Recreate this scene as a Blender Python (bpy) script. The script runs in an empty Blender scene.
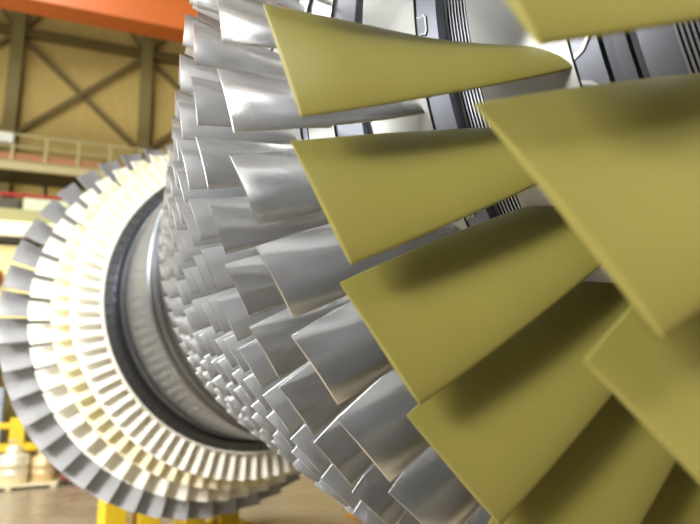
import bpy, bmesh, math, random
from mathutils import Matrix, Vector

random.seed(7)
sc = bpy.context.scene
col = sc.collection
PI = math.pi

# ------------------------------------------------------------------ camera
cam_d = bpy.data.cameras.new('camera')
cam = bpy.data.objects.new('camera', cam_d)
col.objects.link(cam)
cam_d.sensor_width = 36.0
cam_d.lens = 31.05
cam_d.clip_start = 0.02
cam_d.clip_end = 200
cx_, cy_, cz_ = (0.85105, -0.52387, -0.03564), (-0.09289, -0.21701, 0.97174), (-0.51680, -0.82369, -0.23335)
rm = Matrix((cx_, cy_, cz_)).transposed().to_4x4()
cam.matrix_world = Matrix.Translation((-1.9446, -5.6430, 1.2842)) @ rm
cam_d.dof.use_dof = True
cam_d.dof.focus_distance = 1.45
cam_d.dof.aperture_fstop = 2.3
sc.camera = cam

# ------------------------------------------------------------------ world, exposure
sc.view_settings.view_transform = 'Standard'
sc.view_settings.look = 'None'
sc.view_settings.gamma = 1.0
sc.view_settings.use_curve_mapping = False
sc.view_settings.exposure = 0.0
sc.cycles.use_denoising = True
sc.cycles.max_bounces = 10
sc.cycles.diffuse_bounces = 3
sc.cycles.glossy_bounces = 6
sc.cycles.caustics_reflective = False
world = bpy.data.worlds.new('hall_air')
sc.world = world
world.use_nodes = True
world.node_tree.nodes['Background'].inputs[0].default_value = (1.0, 0.97, 0.92, 1)
world.node_tree.nodes['Background'].inputs[1].default_value = 0.3

# the hall stands 9 degrees askew to the rotor axis: hall coordinates u (along the end wall), v (depth), z
AL = math.radians(-9)
CA, SA = math.cos(AL), math.sin(AL)
def H(u, v, z=0.0):
    return Vector((u * CA - v * SA, u * SA + v * CA, z))
HROT = AL

def area(name, loc, target, sx, sy, power, color=(1, 1, 1)):
    d = bpy.data.lights.new(name, 'AREA')
    d.shape = 'RECTANGLE'
    d.size, d.size_y = sx, sy
    d.energy = power
    d.color = color
    o = bpy.data.objects.new(name, d)
    col.objects.link(o)
    o.location = loc
    o.rotation_euler = (Vector(target) - Vector(loc)).to_track_quat('-Z', 'Y').to_euler()
    return o

# added area lights, no openings behind them: along the left side and overhead
area('added_side_light', H(-8.6, -10.5, 11.5), H(-0.5, -5.5, 2.0), 6.0, 3.5, 700, (1.0, 0.99, 0.96))
area('added_side_light', H(-8.7, -7.0, 5.2), H(0, -2.0, 2.0), 4.0, 2.4, 1720, (1.0, 0.99, 0.96))
area('added_side_light', H(-8.8, -1.0, 6.0), H(0, -1.0, 6.0), 24.0, 3.6, 1150, (0.98, 0.99, 1.0))
area('added_top_light', H(-1.0, -16.0, 13.8), H(-1.0, -14.0, 0), 4.0, 4.0, 1000, (1.0, 0.99, 0.95))
area('added_top_light', H(-2.5, -10.0, 14.0), H(-2.5, -10.0, 0), 1.4, 12.0, 900, (1.0, 0.99, 0.95))
area('added_top_light', H(-5.5, 2.0, 13.8), H(-2.0, -1.5, 2.0), 3.0, 9.0, 3300, (1.0, 0.99, 0.95))

# ------------------------------------------------------------------ materials
def srgb(r, g, b):
    f = lambda c: (c / 255 / 12.92) if c <= 10 else ((c / 255 + 0.055) / 1.055) ** 2.4
    return (f(r), f(g), f(b), 1)

def mat(name, color, rough=0.5, metal=0.0, noise=0.0, nscale=8.0, rnoise=0.0, bump=0.0, bscale=60.0, stretch=(1, 1, 1), coat=0.0):
    m = bpy.data.materials.new(name)
    m.use_nodes = True
    nt = m.node_tree
    b = nt.nodes['Principled BSDF']
    b.inputs['Base Color'].default_value = color
    b.inputs['Roughness'].default_value = rough
    b.inputs['Metallic'].default_value = metal
    if coat:
        b.inputs['Coat Weight'].default_value = coat
        b.inputs['Coat Roughness'].default_value = 0.25
    tc = nt.nodes.new('ShaderNodeTexCoord')
    mp = nt.nodes.new('ShaderNodeMapping')
    mp.inputs['Scale'].default_value = stretch
    nt.links.new(tc.outputs['Object'], mp.inputs['Vector'])
    if noise or rnoise:
        n = nt.nodes.new('ShaderNodeTexNoise')
        n.inputs['Scale'].default_value = nscale
        n.inputs['Detail'].default_value = 5
        nt.links.new(mp.outputs[0], n.inputs['Vector'])
        if noise:
            r = nt.nodes.new('ShaderNodeMapRange')
            r.inputs['From Min'].default_value = 0.3
            r.inputs['From Max'].default_value = 0.7
            r.inputs['To Min'].default_value = 1 - noise
            r.inputs['To Max'].default_value = 1 + noise
            mul = nt.nodes.new('ShaderNodeVectorMath')
            mul.operation = 'SCALE'
            mul.inputs[0].default_value = color[:3]
            nt.links.new(n.outputs['Fac'], r.inputs['Value'])
            nt.links.new(r.outputs[0], mul.inputs['Scale'])
            nt.links.new(mul.outputs[0], b.inputs['Base Color'])
        if rnoise:
            r = nt.nodes.new('ShaderNodeMapRange')
            r.inputs['From Min'].default_value = 0.3
            r.inputs['From Max'].default_value = 0.7
            r.inputs['To Min'].default_value = max(0.02, rough - rnoise)
            r.inputs['To Max'].default_value = rough + rnoise
            nt.links.new(n.outputs['Fac'], r.inputs['Value'])
            nt.links.new(r.outputs[0], b.inputs['Roughness'])
    if bump:
        n2 = nt.nodes.new('ShaderNodeTexNoise')
        n2.inputs['Scale'].default_value = bscale
        n2.inputs['Detail'].default_value = 4
        nt.links.new(mp.outputs[0], n2.inputs['Vector'])
        bp = nt.nodes.new('ShaderNodeBump')
        bp.inputs['Strength'].default_value = bump
        bp.inputs['Distance'].default_value = 0.01
        nt.links.new(n2.outputs['Fac'], bp.inputs['Height'])
        nt.links.new(bp.outputs[0], b.inputs['Normal'])
    return m

M = {}
M['olive_coat'] = mat('olive_coat', srgb(135, 128, 63), 0.42, 0.0, 0.03, 5, 0.05)
M['steel_blade'] = mat('steel_blade', (0.90, 0.905, 0.915, 1), 0.22, 1.0)
M['steel_satin'] = mat('steel_satin', (0.82, 0.83, 0.845, 1), 0.28, 1.0)
M['steel_reflect'] = mat('steel_reflect', (0.46, 0.47, 0.48, 1), 0.2, 1.0)
M['steel_hub'] = mat('steel_hub', (0.25, 0.25, 0.235, 1), 0.36, 1.0)
M['steel_dark'] = mat('steel_dark', (0.10, 0.105, 0.12, 1), 0.4, 1.0)  # oxidised grey; rim shade and reflection are also put into this tone
M['steel_rib'] = mat('steel_rib', (0.24, 0.25, 0.27, 1), 0.33, 1.0)
M['steel_root'] = mat('steel_root', (0.36, 0.37, 0.39, 1), 0.25, 1.0)
M['white_tbc'] = mat('white_ceramic_coat', srgb(246, 243, 232), 0.6, 0, 0.02, 6)
M['cream_tbc'] = mat('cream_ceramic_coat', srgb(246, 238, 202), 0.6, 0, 0.03, 6)
M['grey_blade'] = mat('grey_uncoated_blade', srgb(160, 160, 162), 0.55, 0.2, 0.04, 6)
M['shaft'] = mat('shaft_steel', (0.17, 0.18, 0.205, 1), 0.28, 1.0)
M['wall'] = mat('tan_sheet_wall', srgb(208, 182, 108), 0.8, 0, 0.05, 1.5, bump=0.25, bscale=40, stretch=(6, 6, 1))
M['column'] = mat('olive_column_paint', srgb(140, 126, 74), 0.6, 0, 0.06, 3)
M['beam'] = mat('dark_olive_paint', srgb(122, 106, 60), 0.6, 0, 0.06, 3)
M['floor'] = mat('worn_concrete', srgb(142, 129, 108), 0.28, 0, 0.16, 1.2, 0.1, bump=0.1, bscale=25)
M['ceiling'] = mat('ceiling_sheet', srgb(120, 118, 112), 0.8)
M['plain_wall'] = mat('side_wall_paint', srgb(128, 127, 122), 0.8, 0, 0.05, 2)
M['orange'] = mat('crane_orange', srgb(180, 92, 34), 0.42, 0, 0.06, 2)
M['rail'] = mat('cream_rail_paint', srgb(196, 184, 132), 0.5)
M['toe'] = mat('orange_toe_board', srgb(190, 134, 88), 0.6)
M['dark'] = mat('dark_steel_paint', srgb(58, 52, 34), 0.6, 0, 0.1, 4)
M['red'] = mat('red_paint', srgb(176, 40, 30), 0.5)
M['pale_green'] = mat('pale_green_enamel', srgb(184, 190, 160), 0.5, 0, 0.05, 3)
M['olive_panel'] = mat('olive_panel_paint', srgb(152, 148, 96), 0.6)
M['cream'] = mat('cream_paint', srgb(244, 234, 196), 0.5)
M['butter'] = mat('butter_paint', srgb(240, 222, 150), 0.5)
M['yellow'] = mat('yellow_paint', srgb(240, 204, 40), 0.45, 0, 0.05, 3)
M['amber'] = mat('amber_paint', srgb(214, 150, 36), 0.5, 0, 0.05, 3)
M['pale_blue'] = mat('pale_blue_enamel', srgb(208, 224, 246), 0.4)
M['drum'] = mat('drum_cream', srgb(236, 226, 196), 0.28, 0.3, 0.04, 4)
M['drum_tan'] = mat('drum_tan', srgb(222, 196, 150), 0.28, 0.3, 0.05, 4)
M['slab'] = mat('pallet_light', srgb(236, 224, 186), 0.5)
M['white'] = mat('white_board', srgb(240, 240, 232), 0.5)
M['brown'] = mat('red_brown_paint', srgb(150, 78, 50), 0.6)
M['glass'] = mat('window_glass', (0.8, 0.86, 0.9, 1), 0.1)

# ------------------------------------------------------------------ mesh helpers
def make_mesh(name, verts, faces, mats, fm=None, smooth=None):
    me = bpy.data.meshes.new(name)
    me.from_pydata(verts, [], faces)
    for m in mats:
        me.materials.append(m)
    if fm:
        me.polygons.foreach_set('material_index', fm)
    if smooth is not None:
        me.polygons.foreach_set('use_smooth', smooth if isinstance(smooth, list) else [smooth] * len(faces))
    me.update()
    return me

def link(name, me, parent=None, loc=(0, 0, 0), rot=(0, 0, 0)):
    o = bpy.data.objects.new(name, me)
    col.objects.link(o)
    o.location = loc
    o.rotation_euler = rot
    if parent:
        o.parent = parent
    return o

def thing(name, label, cat, loc=(0, 0, 0), rotz=0.0, group=None):
    o = bpy.data.objects.new(name, None)
    o.empty_display_size = 0.2
    col.objects.link(o)
    o.location = loc
    o.rotation_euler = (0, 0, rotz)
    o['label'] = label
    o['category'] = cat
    if group:
        o['group'] = group
    return o

class MB:
    """collects boxes, bars, tubes and lathes; build() links them as one mesh object"""
    def __init__(s):
        s.v, s.f, s.sm = [], [], []
    def add(s, vs, fs, smooth=False):
        n = len(s.v)
        s.v += [tuple(p) for p in vs]
        s.f += [tuple(i + n for i in q) for q in fs]
        s.sm += [smooth] * len(fs)
        return s
    def box(s, x0, x1, y0, y1, z0, z1, bev=0.0):
        bm = bmesh.new()
        bmesh.ops.create_cube(bm, size=1)
        bmesh.ops.scale(bm, vec=(x1 - x0, y1 - y0, z1 - z0), verts=bm.verts)
        bmesh.ops.translate(bm, vec=((x0 + x1) / 2, (y0 + y1) / 2, (z0 + z1) / 2), verts=bm.verts)
        if bev:
            bmesh.ops.bevel(bm, geom=bm.edges[:], offset=bev, segments=2, affect='EDGES', profile=0.5)
        bm.verts.index_update()
        s.add([v.co[:] for v in bm.verts], [[v.index for v in f.verts] for f in bm.faces])
        bm.free()
        return s
    def bar(s, p, q, w, h):
        p, q = Vector(p), Vector(q)
        d = (q - p).normalized()
        up = Vector((0, 0, 1)) if abs(d.z) < 0.9 else Vector((0, 1, 0))
        a = d.cross(up).normalized() * w / 2
        b = a.cross(d).normalized() * h / 2
        vs = [p + a + b, p - a + b, p - a - b, p + a - b, q + a + b, q - a + b, q - a - b, q + a - b]
        return s.add(vs, [(0, 1, 2, 3), (7, 6, 5, 4), (0, 4, 5, 1), (1, 5, 6, 2), (2, 6, 7, 3), (3, 7, 4, 0)])
    def ibeam(s, p, q, w, h, t):
        """H section: two flanges and a web"""
        p, q = Vector(p), Vector(q)
        d = (q - p).normalized()
        up = Vector((0, 0, 1)) if abs(d.z) < 0.9 else Vector((0, 1, 0))
        a = d.cross(up).normalized()
        b = a.cross(d).normalized()
        s.bar(p + b * (h - t) / 2, q + b * (h - t) / 2, w, t)
        s.bar(p - b * (h - t) / 2, q - b * (h - t) / 2, w, t)
        s.bar(p, q, t, h - 2 * t)
        return s
    def tube(s, p, q, r, n=10, r2=None):
        p, q = Vector(p), Vector(q)
        d = (q - p).normalized()
        up = Vector((0, 0, 1)) if abs(d.z) < 0.9 else Vector((0, 1, 0))
        a = d.cross(up).normalized()
        b = a.cross(d).normalized()
        r2 = r if r2 is None else r2
        vs = [p + (a * math.cos(2 * PI * i / n) + b * math.sin(2 * PI * i / n)) * r for i in range(n)]
        vs += [q + (a * math.cos(2 * PI * i / n) + b * math.sin(2 * PI * i / n)) * r2 for i in range(n)]
        s.add(vs, [(i, (i + 1) % n, n + (i + 1) % n, n + i) for i in range(n)], True)
        return s.add(vs, [tuple(reversed(range(n))), tuple(range(n, 2 * n))])
    def lathe_z(s, prof, n=28, c=(0, 0, 0)):
        vs = []
        for r, z in prof:
            vs += [(c[0] + r * math.cos(2 * PI * i / n), c[1] + r * math.sin(2 * PI * i / n), c[2] + z) for i in range(n)]
        fs = [(k * n + i, k * n + (i + 1) % n, (k + 1) * n + (i + 1) % n, (k + 1) * n + i)
              for k in range(len(prof) - 1) for i in range(n)]
        return s.add(vs, fs, True)
    def build(s, name, m, parent=None, loc=(0, 0, 0), rot=(0, 0, 0), kind=None):
        me = make_mesh(name, s.v, s.f, [m], None, s.sm)
        bm = bmesh.new()
        bm.from_mesh(me)
        bmesh.ops.recalc_face_normals(bm, faces=bm.faces)
        bm.to_mesh(me)
        bm.free()
        o = link(name, me, parent, loc, rot)
        if kind:
            o['kind'] = kind
        return o

# ------------------------------------------------------------------ the hall
HR = (0, 0, HROT)
def hall(mb, name, m, parent=None):
    o = mb.build(name, m, parent, (0, 0, 0), HR if parent is None else (0, 0, 0))
    if parent is None:
        o['kind'] = 'structure'
    return o
U0, U1, V0, V1, ZC = -9.0, 15.0, -22.0, 12.3, 15.0
hall(MB().box(U0 - .3, U1 + .3, V0 - .3, V1 + .3, -0.3, 0.0), 'floor', M['floor'])
hall(MB().box(U0 - .3, U1 + .3, V0 - .3, V1 + .3, ZC, ZC + .3), 'ceiling', M['ceiling'])
wb = hall(MB().box(U0 - .3, U1 + .3, V1, V1 + .3, 0, ZC), 'wall_back', M['wall'])
hall(MB().box(U1, U1 + .3, V0, V1, 0, ZC), 'wall_right', M['plain_wall'])
hall(MB().box(U0, U1, V0 - .3, V0, 0, ZC), 'wall_front', M['plain_wall'])
wl = hall(MB().box(U0 - .3, U0, V0, V1, 0, ZC), 'wall_left', M['plain_wall'])

# steel framing on the end wall: columns, a girt and cross braces
VW = V1 - 0.17
cu = [-7.2, -3.62, -0.05, 3.52, 7.1, 10.7]
for u in cu:
    MB().ibeam((u, VW, 0), (u, VW, ZC), 0.34, 0.32, 0.03).build('column', M['column'], wb)
for a, b in zip(cu[:-1], cu[1:]):
    MB().ibeam((a + .17, VW, 12.32), (b - .17, VW, 12.32), 0.2, 0.24, 0.025).build('girt', M['beam'], wb)
    MB().bar((a + .1, VW + .06, 12.2), (b - .1, VW + .06, 9.05), 0.08, 0.13).build('brace', M['beam'], wb)
    MB().bar((a + .1, VW - .04, 9.05), (b - .1, VW - .04, 12.15), 0.07, 0.12).build('brace', M['beam'], wb)
    MB().bar((a + .15, VW, 12.5), ((a + b) / 2, VW, ZC - .2), 0.08, 0.09).build('brace', M['beam'], wb)
    MB().bar((b - .15, VW, 12.5), ((a + b) / 2, VW, ZC - .2), 0.08, 0.09).build('brace', M['beam'], wb)

# overhead crane girder crossing the hall
t = thing('bridge_crane', 'orange overhead crane girder crossing high above the rotor', 'crane', H(0, 7.1, 10.05), HROT)
MB().box(U0 + .2, U1 - .2, 0, 0.06, 0.04, 1.45).build('web_plate', M['orange'], t)
MB().box(U0 + .2, U1 - .2, 0.42, 0.48, 0.04, 1.45).build('web_plate', M['orange'], t)
MB().box(U0 + .2, U1 - .2, -0.03, 0.53, 0.0, 0.04).build('bottom_flange', M['orange'], t)
MB().box(U0 + .2, U1 - .2, -0.03, 0.53, 1.45, 1.5).build('top_flange', M['orange'], t)

# wall walkway with a cream railing
t = thing('walkway', 'railed steel walkway running along the tan end wall', 'walkway', H(0, 10.6, 7.5), HROT)
WU0, WU1 = -8.5, 9.5
MB().box(WU0, WU1, 0.08, 1.35, 0.06, 0.18).build('deck', M['dark'], t)
MB().ibeam((WU0, 0.04, 0.09), (WU1, 0.04, 0.09), 0.10, 0.24, 0.02).build('edge_beam', M['rail'], t)
MB().box(WU0, WU1, 0.03, 0.05, 0.24, 0.42).build('toe_board', M['toe'], t)
MB().tube((WU0, 0, 0.92), (WU1, 0, 0.92), 0.035).build('handrail', M['rail'], t)
MB().tube((WU0, 0, 0.60), (WU1, 0, 0.60), 0.025).build('midrail', M['rail'], t)
u = -3.28 - 0.77 * 6
while u < WU1:
    MB().box(u - .035, u + .035, -.02, .02, 0.2, 0.92).build('post', M['rail'], t)
    u += 0.77
for k in range(10):
    u = -8.2 + k * 1.9
    MB().bar((u, 0.1, -0.02), (u, 1.3, -0.5), 0.08, 0.1).build('bracket', M['dark'], t)
t = thing('notice_board', 'small white board hung on the walkway railing at far left', 'board', H(-3.52, 10.53, 8.16), HROT)
MB().box(-.24, .24, 0, .02, 0, .26).build('board_panel', M['white'], t)
MB().box(-.26, .26, -.01, .0, .25, .28).build('hanging_strip', M['rail'], t)

# pipe and equipment on the wall below the walkway
t = thing('service_pipe', 'thin red pipe running under the walkway', 'pipe', H(0, 10.65, 6.8), HROT)
MB().tube((-8.5, 0, 0), (9.5, 0, 0), 0.05).build('pipe_run', M['red'], t)
for k in range(8):
    MB().box(-8 + 2.3 * k - .03, -8 + 2.3 * k + .03, -.02, 1.3, .04, .08).build('pipe_bracket', M['dark'], t)

t = thing('equipment_gallery', 'olive and cream equipment gallery below the walkway at the left edge', 'gallery', H(0, 8.1, 0), HROT)
MB().box(-8.4, -1.2, 0.0, 0.12, 5.34, 5.64).build('parapet', M['olive_panel'], t)
MB().box(-8.4, -1.2, -.08, 3.6, 5.02, 5.34).build('fascia_beam', M['cream'], t)
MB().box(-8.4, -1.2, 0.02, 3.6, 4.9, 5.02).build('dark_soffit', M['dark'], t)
for k in range(3):
    MB().box(-8.2 + k * 2.4, -5.9 + k * 2.4, 0.12, 0.4, 3.0, 4.86).build('wall_panel', M['butter'], t)
for k in range(4):
    MB().bar((-8.2 + k * 2.3, 3.55, 3.6), (-8.2 + k * 2.3, 1.0, 4.85), .12, .16).build('bracket', M['olive_panel'], t)
for k, (u, w, h, m, lab) in enumerate(((-3.96, .5, .9, 'pale_green', 'pale green cabinet on the gallery at the picture edge'),
                                   (-3.1, .26, .95, 'dark', 'narrow dark cabinet on the gallery between two pale ones'),
                                   (-2.28, .5, 1.0, 'pale_green', 'pale green cabinet on the gallery beside the turbine blades'))):
    t = thing('control_cabinet', lab, 'cabinet', H(u, 9.4, 5.34), HROT, 'cabinets on the gallery')
    MB().box(-w, w, 0, .5, 0, h, .02).build('body', M[m], t)
    dr = MB().box(-w + .04, w - .04, -.02, 0, .08, h - .06, .008).build('door', M[m], t)
    MB().box(w - .12, w - .09, -.05, -.02, h * .5, h * .65).build('handle', M['dark'], dr)
t = thing('amber_bin', 'small amber bin standing on the gallery among the cabinets', 'bin', H(-2.72, 8.85, 5.34), HROT)
MB().box(-.12, .12, 0, .2, 0, .4, .02).build('body', M['amber'], t)
MB().box(-.13, .13, -.01, .21, .4, .45, .01).build('lid', M['amber'], t)
t = thing('fire_box', 'red box on the butter coloured gallery panel at the left edge', 'box', H(-3.0, 8.0, 4.0), HROT)
MB().box(-.18, .1, 0, .2, 0, .28, .02).build('body', M['red'], t)
MB().box(-.16, .08, -.015, 0, .03, .25, .006).build('door', M['red'], t)

# ground level at the left: blue cabinet, yellow guard rail, canisters
t = thing('blue_cabinet', 'pale blue cabinet behind the yellow guard rail at the left edge', 'cabinet', H(-3.4, 9.2, 0), HROT)
MB().box(-.9, .62, 0, .6, .08, 1.95, .02).build('body', M['pale_blue'], t)
MB().box(-.88, .6, .03, .57, 0, .08).build('plinth', M['dark'], t)
for a in (-.86, -.12):
    d = MB().box(a, a + .7, -.02, 0, .14, 1.9, .008).build('door', M['pale_blue'], t)
    MB().box(a + .6, a + .63, -.05, -.02, .95, 1.15).build('handle', M['dark'], d)
t = thing('guard_rail', 'yellow steel guard rail in front of the pale blue cabinet', 'railing', H(-2.42, 8.75, 0), HROT)
for a in (0, -1.5, -3.0):
    MB().box(a - .14, a + .14, -.06, .06, 0, 1.32, .01).build('post', M['yellow'], t)
MB().box(-3.6, .0, -.04, .04, 1.10, 1.22, .01).build('top_rail', M['yellow'], t)
MB().box(-3.6, .42, -.05, .03, .64, .80, .01).build('lower_rail', M['yellow'], t)
t = thing('pallet', 'flat light pallet on the floor under the canisters', 'pallet', H(-2.35, 8.0, 0), HROT)
for k in range(5):
    MB().box(-.9, .8, -.45 + k * .18, -.29 + k * .18, .05, .09).build('plank', M['slab'], t)
for a in (-.85, -.08, .68):
    MB().box(a, a + .1, -.44, .44, 0, .05).build('bearer', M['slab'], t)
for (u, v, r, h, m, lab) in ((-2.36, 7.95, .29, .52, 'drum', 'wide cream canister with a domed lid on the light pallet'),
                             (-1.83, 7.95, .22, .46, 'drum_tan', 'narrower tan canister on the pallet beside the cream one')):
    t = thing('canister', lab, 'canister', H(u, v, .09), HROT, 'canisters on the pallet')
    MB().lathe_z([(0, 0), (r * .95, 0), (r, .02), (r, h * .33), (r * 1.03, h * .345), (r, h * .36), (r, h * .66), (r * 1.03, h * .675),
                  (r, h * .69), (r, h - .03), (r * .93, h), (r * .7, h + .03), (0, h + .04)], 32).build('body', M[m], t)
    MB().lathe_z([(r * .55, h + .03), (r * .55, h + .10), (r * .4, h + .17), (r * .15, h + .2), (0, h + .2)], 24).build('lid', M[m], t)
    MB().tube((-.07, 0, h + .19), (-.07, 0, h + .27), .03).tube((-.12, 0, h + .27), (.05, 0, h + .27), .025).build('valve', M['rail'], t)
t = thing('floor_jack', 'red brown floor jack on the floor behind the grey blades', 'jack', H(-1.22, 8.0, 0), HROT)
MB().box(-.3, .35, -.2, .2, .06, .2, .02).build('frame', M['brown'], t)
MB().lathe_z([(0, .2), (.13, .2), (.13, .42), (.07, .44), (.07, .55), (0, .55)], 20, (-.12, 0, 0)).build('cylinder', M['brown'], t)
for a in (-.22, .25):
    MB().tube((a, -.24, .06), (a, .24, .06), .06).build('wheel', M['dark'], t)

# ------------------------------------------------------------------ the rotor
S = 1.8            # metres per rotor unit (last turbine row tip radius = 1)
ZA = 2.15          # height of the axis
G = math.radians(24)
rotor = thing('turbine_rotor', 'long gas turbine rotor with olive, steel and white blade rows', 'rotor', (0, 0, ZA - S))
AX = Vector((0, 0, S))   # axis height inside the rotor's frame

def P3(r, y, th):
    return (S * r * math.cos(th), S * y, S * r * math.sin(th))

def lathe(name, prof, mats, n=160, parent=rotor, smooth_angle=25):
    """prof: (y, r, material of the segment that follows); every segment has its own rings so edges stay crisp"""
    vs, fs, fm, sm = [], [], [], []
    for k in range(len(prof) - 1):
        (y0, r0, m0), (y1, r1, _) = prof[k], prof[k + 1]
        b = len(vs)
        for (y, r) in ((y0, r0), (y1, r1)):
            vs += [P3(r, y, 2 * PI * i / n) for i in range(n)]
        for i in range(n):
            j = (i + 1) % n
            fs.append((b + i, b + j, b + n + j, b + n + i))
            fm.append(m0)
            sm.append(True)
    me = make_mesh(name, vs, fs, mats, fm, sm)
    return link(name, me, parent, AX)

def airfoil(npt, tk, camb):
    """closed outline around a unit chord: x 0 (leading edge) to 1; returns (x, y) with camber bulging to +y"""
    up, lo = [], []
    for i in range(npt + 1):
        x = 0.5 * (1 - math.cos(PI * i / npt))
        yt = tk * (1.4845 * math.sqrt(x) - 0.63 * x - 1.758 * x * x + 1.4215 * x ** 3 - 0.5075 * x ** 4) + 0.0 
        yt += tk * 0.10 * x
        yc = camb * 4 * x * (1 - x)
        up.append((x, yc + yt))
        lo.append((x, yc - yt))
    return up + lo[:0:-1]

def blade_geo(sec, npt, side, th0=0.0, roundtip=0.0):
    """sec: list of (r, y_mid, th_mid, chord, stagger, thickness ratio, camber ratio); side -1 compressor, +1 turbine"""
    vs, fs, sm = [], [], []
    rings = []
    for (r, ym, tm, c, xi, tk, cb) in sec:
        ol = airfoil(npt, tk, cb)
        ea, eb = math.cos(xi), -math.sin(xi)
        na, nb = side * math.sin(xi), side * math.cos(xi)
        ring = []
        for (x, y) in ol:
            a = (x - .5) * c * ea + y * c * na
            b = (x - .5) * c * eb + y * c * nb
            ring.append(P3(r, ym + a, th0 + tm + b / r))
        rings.append(ring)
    n = len(rings[0])
    for ring in rings:
        vs += ring
    for k in range(len(rings) - 1):
        for i in range(n):
            j = (i + 1) % n
            f = (k * n + i, k * n + j, (k + 1) * n + j, (k + 1) * n + i)
            fs.append(f if side < 0 else f[::-1])
            sm.append(True)
    b = len(vs)
    vs += rings[-1]
    # tip cap as a strip of quads between the two sides
    for i in range(npt):
        i0, i1 = i, i + 1
        j0, j1 = (n - i) % n, n - i - 1
        if i == 0:
            f = (b + 0, b + 1, b + n - 1)
        else:
            f = (b + i0, b + i1, b + j1, b + j0)
        fs.append(f if side < 0 else f[::-1])
        sm.append(False)
    return vs, fs, sm

def lerp(a, b, t):
    return a + (b - a) * t

HUB = [(-3.3, .40), (-3.2, .44), (-3.0, .515), (-2.78, .592), (-2.61, .643), (-2.435, .676), (-2.33, .685), (-2.2, .676), (-1.45, .612)]
def hub(y):
    if y <= HUB[0][0]:
        return HUB[0][1]
    for (a, ra), (b, rb) in zip(HUB[:-1], HUB[1:]):
        if y <= b:
            return lerp(ra, rb, (y - a) / (b - a))
    return HUB[-1][1]

def comp_sections(ns, rt, y_tip, y_root, ctip, xtip, croot, xroot, tkt, tkr, cbt, cbr):
    out = []
    rr = hub(y_root) - 0.02
    for k in range(ns + 1):
        s = k / ns
        s2 = s ** 0.85
        out.append((lerp(rr, rt, s), lerp(y_root, y_tip, s), 0.0, lerp(croot, ctip, s), lerp(xroot, xtip, s2),
                    lerp(tkr, tkt, s2), lerp(cbr, cbt, s2)))
    return out

R_ = math.radians
# name, count, tip radius, y of upper and lower tip corners, their angles (blade 0), root: y, chord, stagger; blade resolution
ROWS = [
    ('olive', 34, .897, -2.899, -2.953, 165.6, 175.7, -2.958, .150, 30, 26, 18, .040, .085, .03, .10),
    ('olive', 40, .882, -2.670, -2.699, 162.8, 171.1, -2.734, .114, 33, 26, 18, .040, .085, .03, .11),
    ('steel', 50, .872, -2.516, -2.539, 154.5, 160.5, -2.567, .106, 36, 20, 16, .030, .085, .06, .12),
    ('steel', 62, .865, -2.403, -2.416, 152.7, 157.8, -2.417, .076, 42, 16, 14, .030, .085, .06, .12),
    ('steel', 72, .860, -2.324, -2.336, 153.4, 157.7, -2.335, .058, 49, 14, 12, .032, .085, .06, .12),
    ('steel', 76, 0.841, -2.236, -2.254, 153.96, 157.94, -2.245, 0.056, 54, 10, 12, .032, .06, .05, .09),
    ('steel', 80, 0.820, -2.146, -2.164, 155.29, 159.07, -2.155, 0.055, 55, 10, 12, .032, .06, .05, .09),
    ('steel', 82, 0.799, -2.051, -2.069, 154.64, 158.32, -2.060, 0.054, 56, 10, 12, .032, .06, .05, .09),
    ('steel', 84, 0.776, -1.953, -1.967, 155.62, 159.22, -1.960, 0.054, 57, 6, 12, .032, .06, .05, .09),
    ('steel', 86, 0.753, -1.853, -1.867, 155.74, 159.26, -1.860, 0.053, 59, 6, 12, .032, .06, .05, .09),
    ('steel', 88, 0.731, -1.753, -1.767, 153.54, 156.98, -1.760, 0.052, 60, 6, 12, .032, .06, .05, .09),
    ('steel', 90, 0.708, -1.653, -1.667, 153.37, 156.73, -1.660, 0.051, 61, 6, 12, .032, .06, .05, .09),
    ('steel', 90, 0.685, -1.553, -1.567, 156.67, 160.03, -1.560, 0.050, 63, 6, 12, .032, .06, .05, .09),
    ('steel', 90, 0.663, -1.453, -1.467, 154.36, 157.72, -1.460, 0.050, 64, 6, 12, .032, .06, .05, .09),
]
# disc profiles (y, r, material): 0 polished platform, 1 dark rim, 2 ribbed seal, 3 bright step
DM = [M['steel_hub'], M['steel_dark'], M['steel_rib'], M['steel_root']]
def ribs(y0, y1, n, dr, base=None):
    out = []
    st = (y1 - y0) / n
    for k in range(n):
        a = y0 + k * st
        h0, h1 = hub(a) - dr, hub(a + st) - dr
        out += [(a, h0, 2), (a + st * .55, h0, 1), (a + st * .6, h0 - .004, 1), (a + st * .95, h1 - .004, 1)]
    return out
def disc_prof(pa, pb, rim, ste, rib, nrib):
    """platform pb..pa, going towards the inlet (more negative y): dark rim to rim, step to ste, ribs to rib; listed by falling y"""
    pr = [(pb, hub(pb) - .03, 0), (pb, hub(pb), 0), (pa, hub(pa), 1), (pa - .0006, hub(pa) - .004, 1), (rim, hub(rim) - .006, 1),
          (rim - .25 * (rim - ste), hub(rim) - .018, 3), (ste, hub(ste) - .006, 3)]
    r = ribs(ste, rib, nrib, .010)
    return pr + r + [(rib, hub(rib) - .02, 1), (rib, hub(rib) - .07, 1)]
DISCS = [
    disc_prof(-3.045, -2.903, -3.07, -3.085, -3.11, 4),
    None,
    disc_prof(-2.612, -2.519, -2.638, -2.648, -2.680, 8),
    disc_prof(-2.447, -2.386, -2.495, -2.503, -2.517, 4),
    disc_prof(-2.364, -2.304, -2.374, -2.378, -2.384, 2),
    disc_prof(-2.275, -2.215, -2.285, -2.290, -2.300, 2),
]
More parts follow.
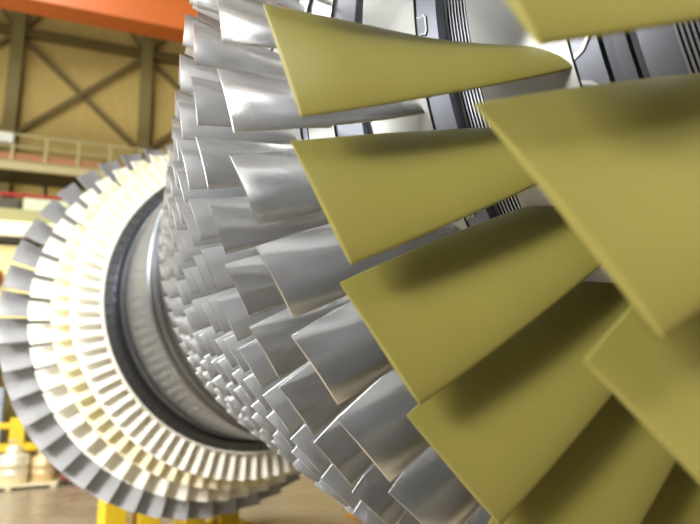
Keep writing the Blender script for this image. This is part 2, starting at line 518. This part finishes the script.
# the wide front of the second olive row: rim, two steps, a smooth drum and a ribbed seal
DISCS[1] = [(-2.682, hub(-2.682) - .03, 0), (-2.682, hub(-2.682), 0), (-2.782, hub(-2.782), 1), (-2.7826, hub(-2.782) - .004, 1),
            (-2.806, hub(-2.806) - .006, 1), (-2.807, hub(-2.807) - .014, 1), (-2.816, hub(-2.816) - .016, 1), (-2.817, hub(-2.817) - .009, 1),
            (-2.828, hub(-2.828) - .011, 1), (-2.829, hub(-2.829) - .018, 1), (-2.836, hub(-2.836) - .02, 1), (-2.837, hub(-2.837) - .012, 1),
            (-2.867, hub(-2.867) - .012, 2)] + ribs(-2.867, -2.902, 8, .012) + [(-2.903, hub(-2.903) - .03, 1), (-2.903, hub(-2.903) - .08, 1)]

rest_v, rest_f, rest_s = [], [], []
for idx, (kind, N, rt, yu, yl, tu, tl, yr, cr, xr, ns, npt, tkt, tkr, cbt, cbr) in enumerate(ROWS):
    if idx < 6:
        prof = DISCS[idx]
    else:
        h = .046
        ym = (yu + yl) / 2
        prof = [(ym + h, hub(ym + h) - .03, 0), (ym + h, hub(ym + h), 0), (ym - h + .022, hub(ym - h + .022), 1), (ym - h + .021, hub(ym - h) - .006, 1), (ym - h - .006, hub(ym - h) - .006, 1)]
    disc = lathe('compressor_disc', prof, DM, 192 if idx < 4 else 128)
    ax = yu - yl
    tg = R_(tl - tu) * rt
    ct, xt = math.hypot(ax, tg), math.atan2(tg, ax)
    th0 = R_((tu + tl) / 2) + G
    sec = comp_sections(ns, rt, (yu + yl) / 2, yr, ct, xt, cr, R_(xr), tkt, tkr, cbt, cbr)
    v, f, s = blade_geo(sec, npt, -1, th0)
    m = M['olive_coat'] if kind == 'olive' else M['steel_blade' if idx < 4 else 'steel_satin']
    nm = 'coated_blade' if kind == 'olive' else 'compressor_blade'
    if kind == 'olive':
        # coated on the suction side, the edges and the tip; unseen pressure side made steel, added for silver reflections
        nr = 2 * npt + 1
        fm = [1 if (q < ns * nr and npt < q % nr < nr - 1) else 0 for q in range(len(f))]
        me = make_mesh(nm, v, f, [m, M['steel_reflect']], fm, s)
    else:
        me = make_mesh(nm, v, f, [m], None, s)
    half = 180 if kind == 'olive' else (75 if idx < 6 else 45)
    mid = 180 if idx < 6 else 190
    for k in range(N):
        deg = ((tu + tl) / 2 + k * 360.0 / N) % 360
        d = k * 2 * PI / N
        if abs(deg - mid) <= half:
            o = link(nm, me, disc, (0, 0, 0), (0, -d, 0))
        else:
            c, sn = math.cos(d), math.sin(d)
            b = len(rest_v)
            rest_v += [(x * c - z * sn, y, x * sn + z * c) for (x, y, z) in v]
            rest_f += [tuple(i + b for i in q) for q in f]
            rest_s += s
    # dovetail ends of the blade roots, seen on the rim in front of the platforms
    if idx in (0, 1, 2, 3):
        pa = {0: -3.045, 1: -2.782, 2: -2.612, 3: -2.447}[idx]
        ln = {0: .022, 1: .024, 2: .014, 3: .014}[idx]
        w = {0: .040, 1: .038, 2: .017, 3: .013}[idx]
        rb = hub(pa) - .014
        if idx == 1:
            pts = [(-1, 0), (-.85, .42), (-.5, .8), (0, .95), (.5, .8), (.85, .42), (1, 0)]
        else:
            pts = [(-1, .02), (-.78, .4), (-.95, .75), (-.6, .95), (.6, .95), (.95, .75), (.78, .4), (1, .02)]
        vs, fs = [], []
        for (dr, sc_) in ((-.004, 1.0), (.004, 1.0), (.004, .86)):
            for (px, py) in pts:
                yy = pa - .001 - (.05 + (py - .05) * (sc_ if sc_ < 1 else 1)) * ln
                vs.append(P3(hub(yy) - .006 + dr, yy, th0 + px * w * .9 * sc_ / rb))
        n = len(pts)
        fs = [(k * n + i, k * n + (i + 1) % n, (k + 1) * n + (i + 1) % n, (k + 1) * n + i) for k in (0, 1) for i in range(n)] + [tuple(range(2 * n, 3 * n))]
        rme = make_mesh('blade_root', vs, fs, [M['steel_hub'], M['steel_dark']], [0] * (2 * n) + [1], False)
        shift = R_({0: -1.5, 1: -1.0, 2: 0.0, 3: 0.0}[idx])
        for k in range(N):
            deg = ((tu + tl) / 2 + k * 360.0 / N) % 360
            if abs(deg - 180) <= 70:
                link('blade_root', rme, disc, (0, 0, 0), (0, -(k * 2 * PI / N + shift), 0))
o = link('compressor_blade_set', make_mesh('compressor_blade_set', rest_v, rest_f, [M['steel_blade']], None, rest_s), rotor, AX)
o['kind'] = 'stuff'

# shaft: inlet stub, drum between compressor and turbine, exhaust journal
lathe('inlet_stub', [(-3.06, .30, 1), (-3.11, .40, 0), (-3.2, .38, 0), (-3.2, .26, 0), (-3.45, .26, 0), (-3.45, 0.0, 0)], [M['shaft'], M['steel_dark']], 96)
lathe('shaft_drum', [(-1.425, .55, 0), (-1.425, .612, 0), (-1.40, .612, 0), (-1.39, .600, 1), (-1.33, .600, 1), (-1.325, .594, 1), (-1.29, .594, 1), (-1.285, .600, 1),
                     (-1.23, .600, 1), (-1.22, .593, 1), (-1.18, .593, 1), (-1.17, .600, 1), (-1.10, .600, 0), (-1.095, .608, 0), (-.99, .608, 0), (-.98, .602, 0), (-.745, .602, 0), (-.735, .596, 1),
                     (-.66, .594, 1), (-.64, .602, 0), (-.61, .604, 0), (-.60, .588, 1), (-.58, .588, 0)], [M['shaft'], M['steel_dark']], 192)
lathe('exhaust_journal', [(.10, .58, 0), (.16, .58, 0), (.20, .5, 0), (.26, .40, 0), (.42, .34, 0), (1.05, .34, 0), (1.05, .30, 0), (1.10, .28, 0), (1.10, 0, 0)], [M['shaft']], 96)

# turbine rows: count, front y, hub radius front/back, tip radius, chord root/tip, stagger root/tip, thickness, material, blade-0 angle of the leading tip corner
TUR = [
    ('white_tbc', 89, -.573, .664, .772, .085, .080, 42, 52, .30, .17, 158.0, 12),
    ('cream_tbc', 77, -.400, .650, .822, .088, .085, 40, 54, .26, .16, 159.3, 12),
    ('white_tbc', 54, -.225, .640, .893, .120, .118, 38, 54, .22, .12, 100.6, 12),
    ('grey_blade', 48, .000, .625, 1.00, .150, .150, 36, 60, .18, .07, 89.7, 14),
]
for idx, (mk, N, yf, rh, rt, c0, c1, x0, x1, k0, k1, th, npt) in enumerate(TUR):
    ax0 = c0 * math.cos(R_(x0))
    back = yf + ax0 + .012
    nxt = TUR[idx + 1][2] - .006 if idx < 3 else .12
    rn = TUR[idx + 1][3] if idx < 3 else .60
    prof = [(yf - .004, rh - .055, 0), (yf - .012, rh - .045, 0), (yf - .012, rh - .010, 1), (yf - .016, rh - .009, 1), (yf - .016, rh, 1),
            (back, rh - .004, 2), (back + .004, rh - .04, 2), (nxt, rn - .05, 2), (nxt, rn - .10, 2)]
    if idx == 0:
        prof = [(-.590, .588, 2), (-.600, .598, 2), (-.600, .612, 2), (-.592, .616, 2)] + prof[1:]
    disc = lathe('turbine_disc', prof, [M['steel_rib'], M[mk], M['steel_dark']], 168)
    sec = []
    ns = 10
    ym_tip = yf + c1 * math.cos(R_(x1)) / 2 + .004
    ym_root = yf + ax0 / 2
    for k in range(ns + 1):
        s = k / ns
        rr = lerp(rh - .012, rt, s)
        xi = R_(lerp(x0, x1, s))
        c = lerp(c0, c1, s)
        # leading tip corner sits at th: middle of the chord lies half the tangential chord behind it
        sec.append((rr, lerp(ym_root, ym_tip, s), 0.0, c, xi, lerp(k0, k1, s), lerp(.20, .10, s)))
    th0 = R_(th) - math.sin(R_(x1)) * c1 / 2 / rt + G
    v, f, s = blade_geo(sec, npt, 1, th0)
    me = make_mesh('turbine_blade', v, f, [M[mk]], None, s)
    for k in range(N):
        link('turbine_blade', me, disc, (0, 0, 0), (0, -k * 2 * PI / N, 0))
    if idx == 0:
        # fir-tree root ends set in the front face of the first disc
        w = .016
        vs, fs = [], []
        shape = [(-.6, .044), (-.9, .037), (-.5, .032), (-.7, .025), (-.35, .018), (.35, .018), (.7, .025), (.5, .032), (.9, .037), (.6, .044)]
        for (yy, sc_) in ((yf - .012, 1), (yf - .018, .88)):
            for (px, rr) in shape:
                vs.append(P3(rh - .055 + rr, yy, th0 + px * w * .8 * sc_ / rh))
        n = len(shape)
        fs = [tuple(range(n, 2 * n))] + [(i, (i + 1) % n, n + (i + 1) % n, n + i) for i in range(n)]
        rme = make_mesh('root_end', vs, fs, [M['steel_hub']], None, False)
        for k in range(N):
            link('root_end', rme, disc, (0, 0, 0), (0, -k * 2 * PI / N, 0))

# yellow trestle that carries the exhaust journal
t = thing('rotor_stand', 'yellow steel trestle under the exhaust end of the rotor', 'stand', (0.06, 1.45, 0))
for a in (-.72, -.38, .1, .5):
    MB().box(a, a + .22, -.2, .2, .05, .9, .01).build('leg_plate', M['yellow'], t)
MB().box(-.85, .85, -.28, .28, 0, .06, .01).build('base_plate', M['yellow'], t)
MB().box(-.85, .85, -.22, .22, .9, 1.12, .01).build('cross_beam', M['yellow'], t)
MB().box(-.4, .4, -.16, .16, 1.12, ZA - .34 * S - .002, .01).build('saddle', M['amber'], t)
t = thing('support_block', 'amber steel support block on the floor behind the lowest steel blades', 'block', (2.43, .70, 0), HROT)
MB().box(-.35, .35, -.3, .3, .04, .60, .015).build('body', M['amber'], t)
MB().box(-.4, .4, -.34, .34, 0, .04, .01).build('foot_plate', M['amber'], t)
MB().box(-.32, .32, -.27, .27, .60, .64, .01).build('top_pad', M['dark'], t)
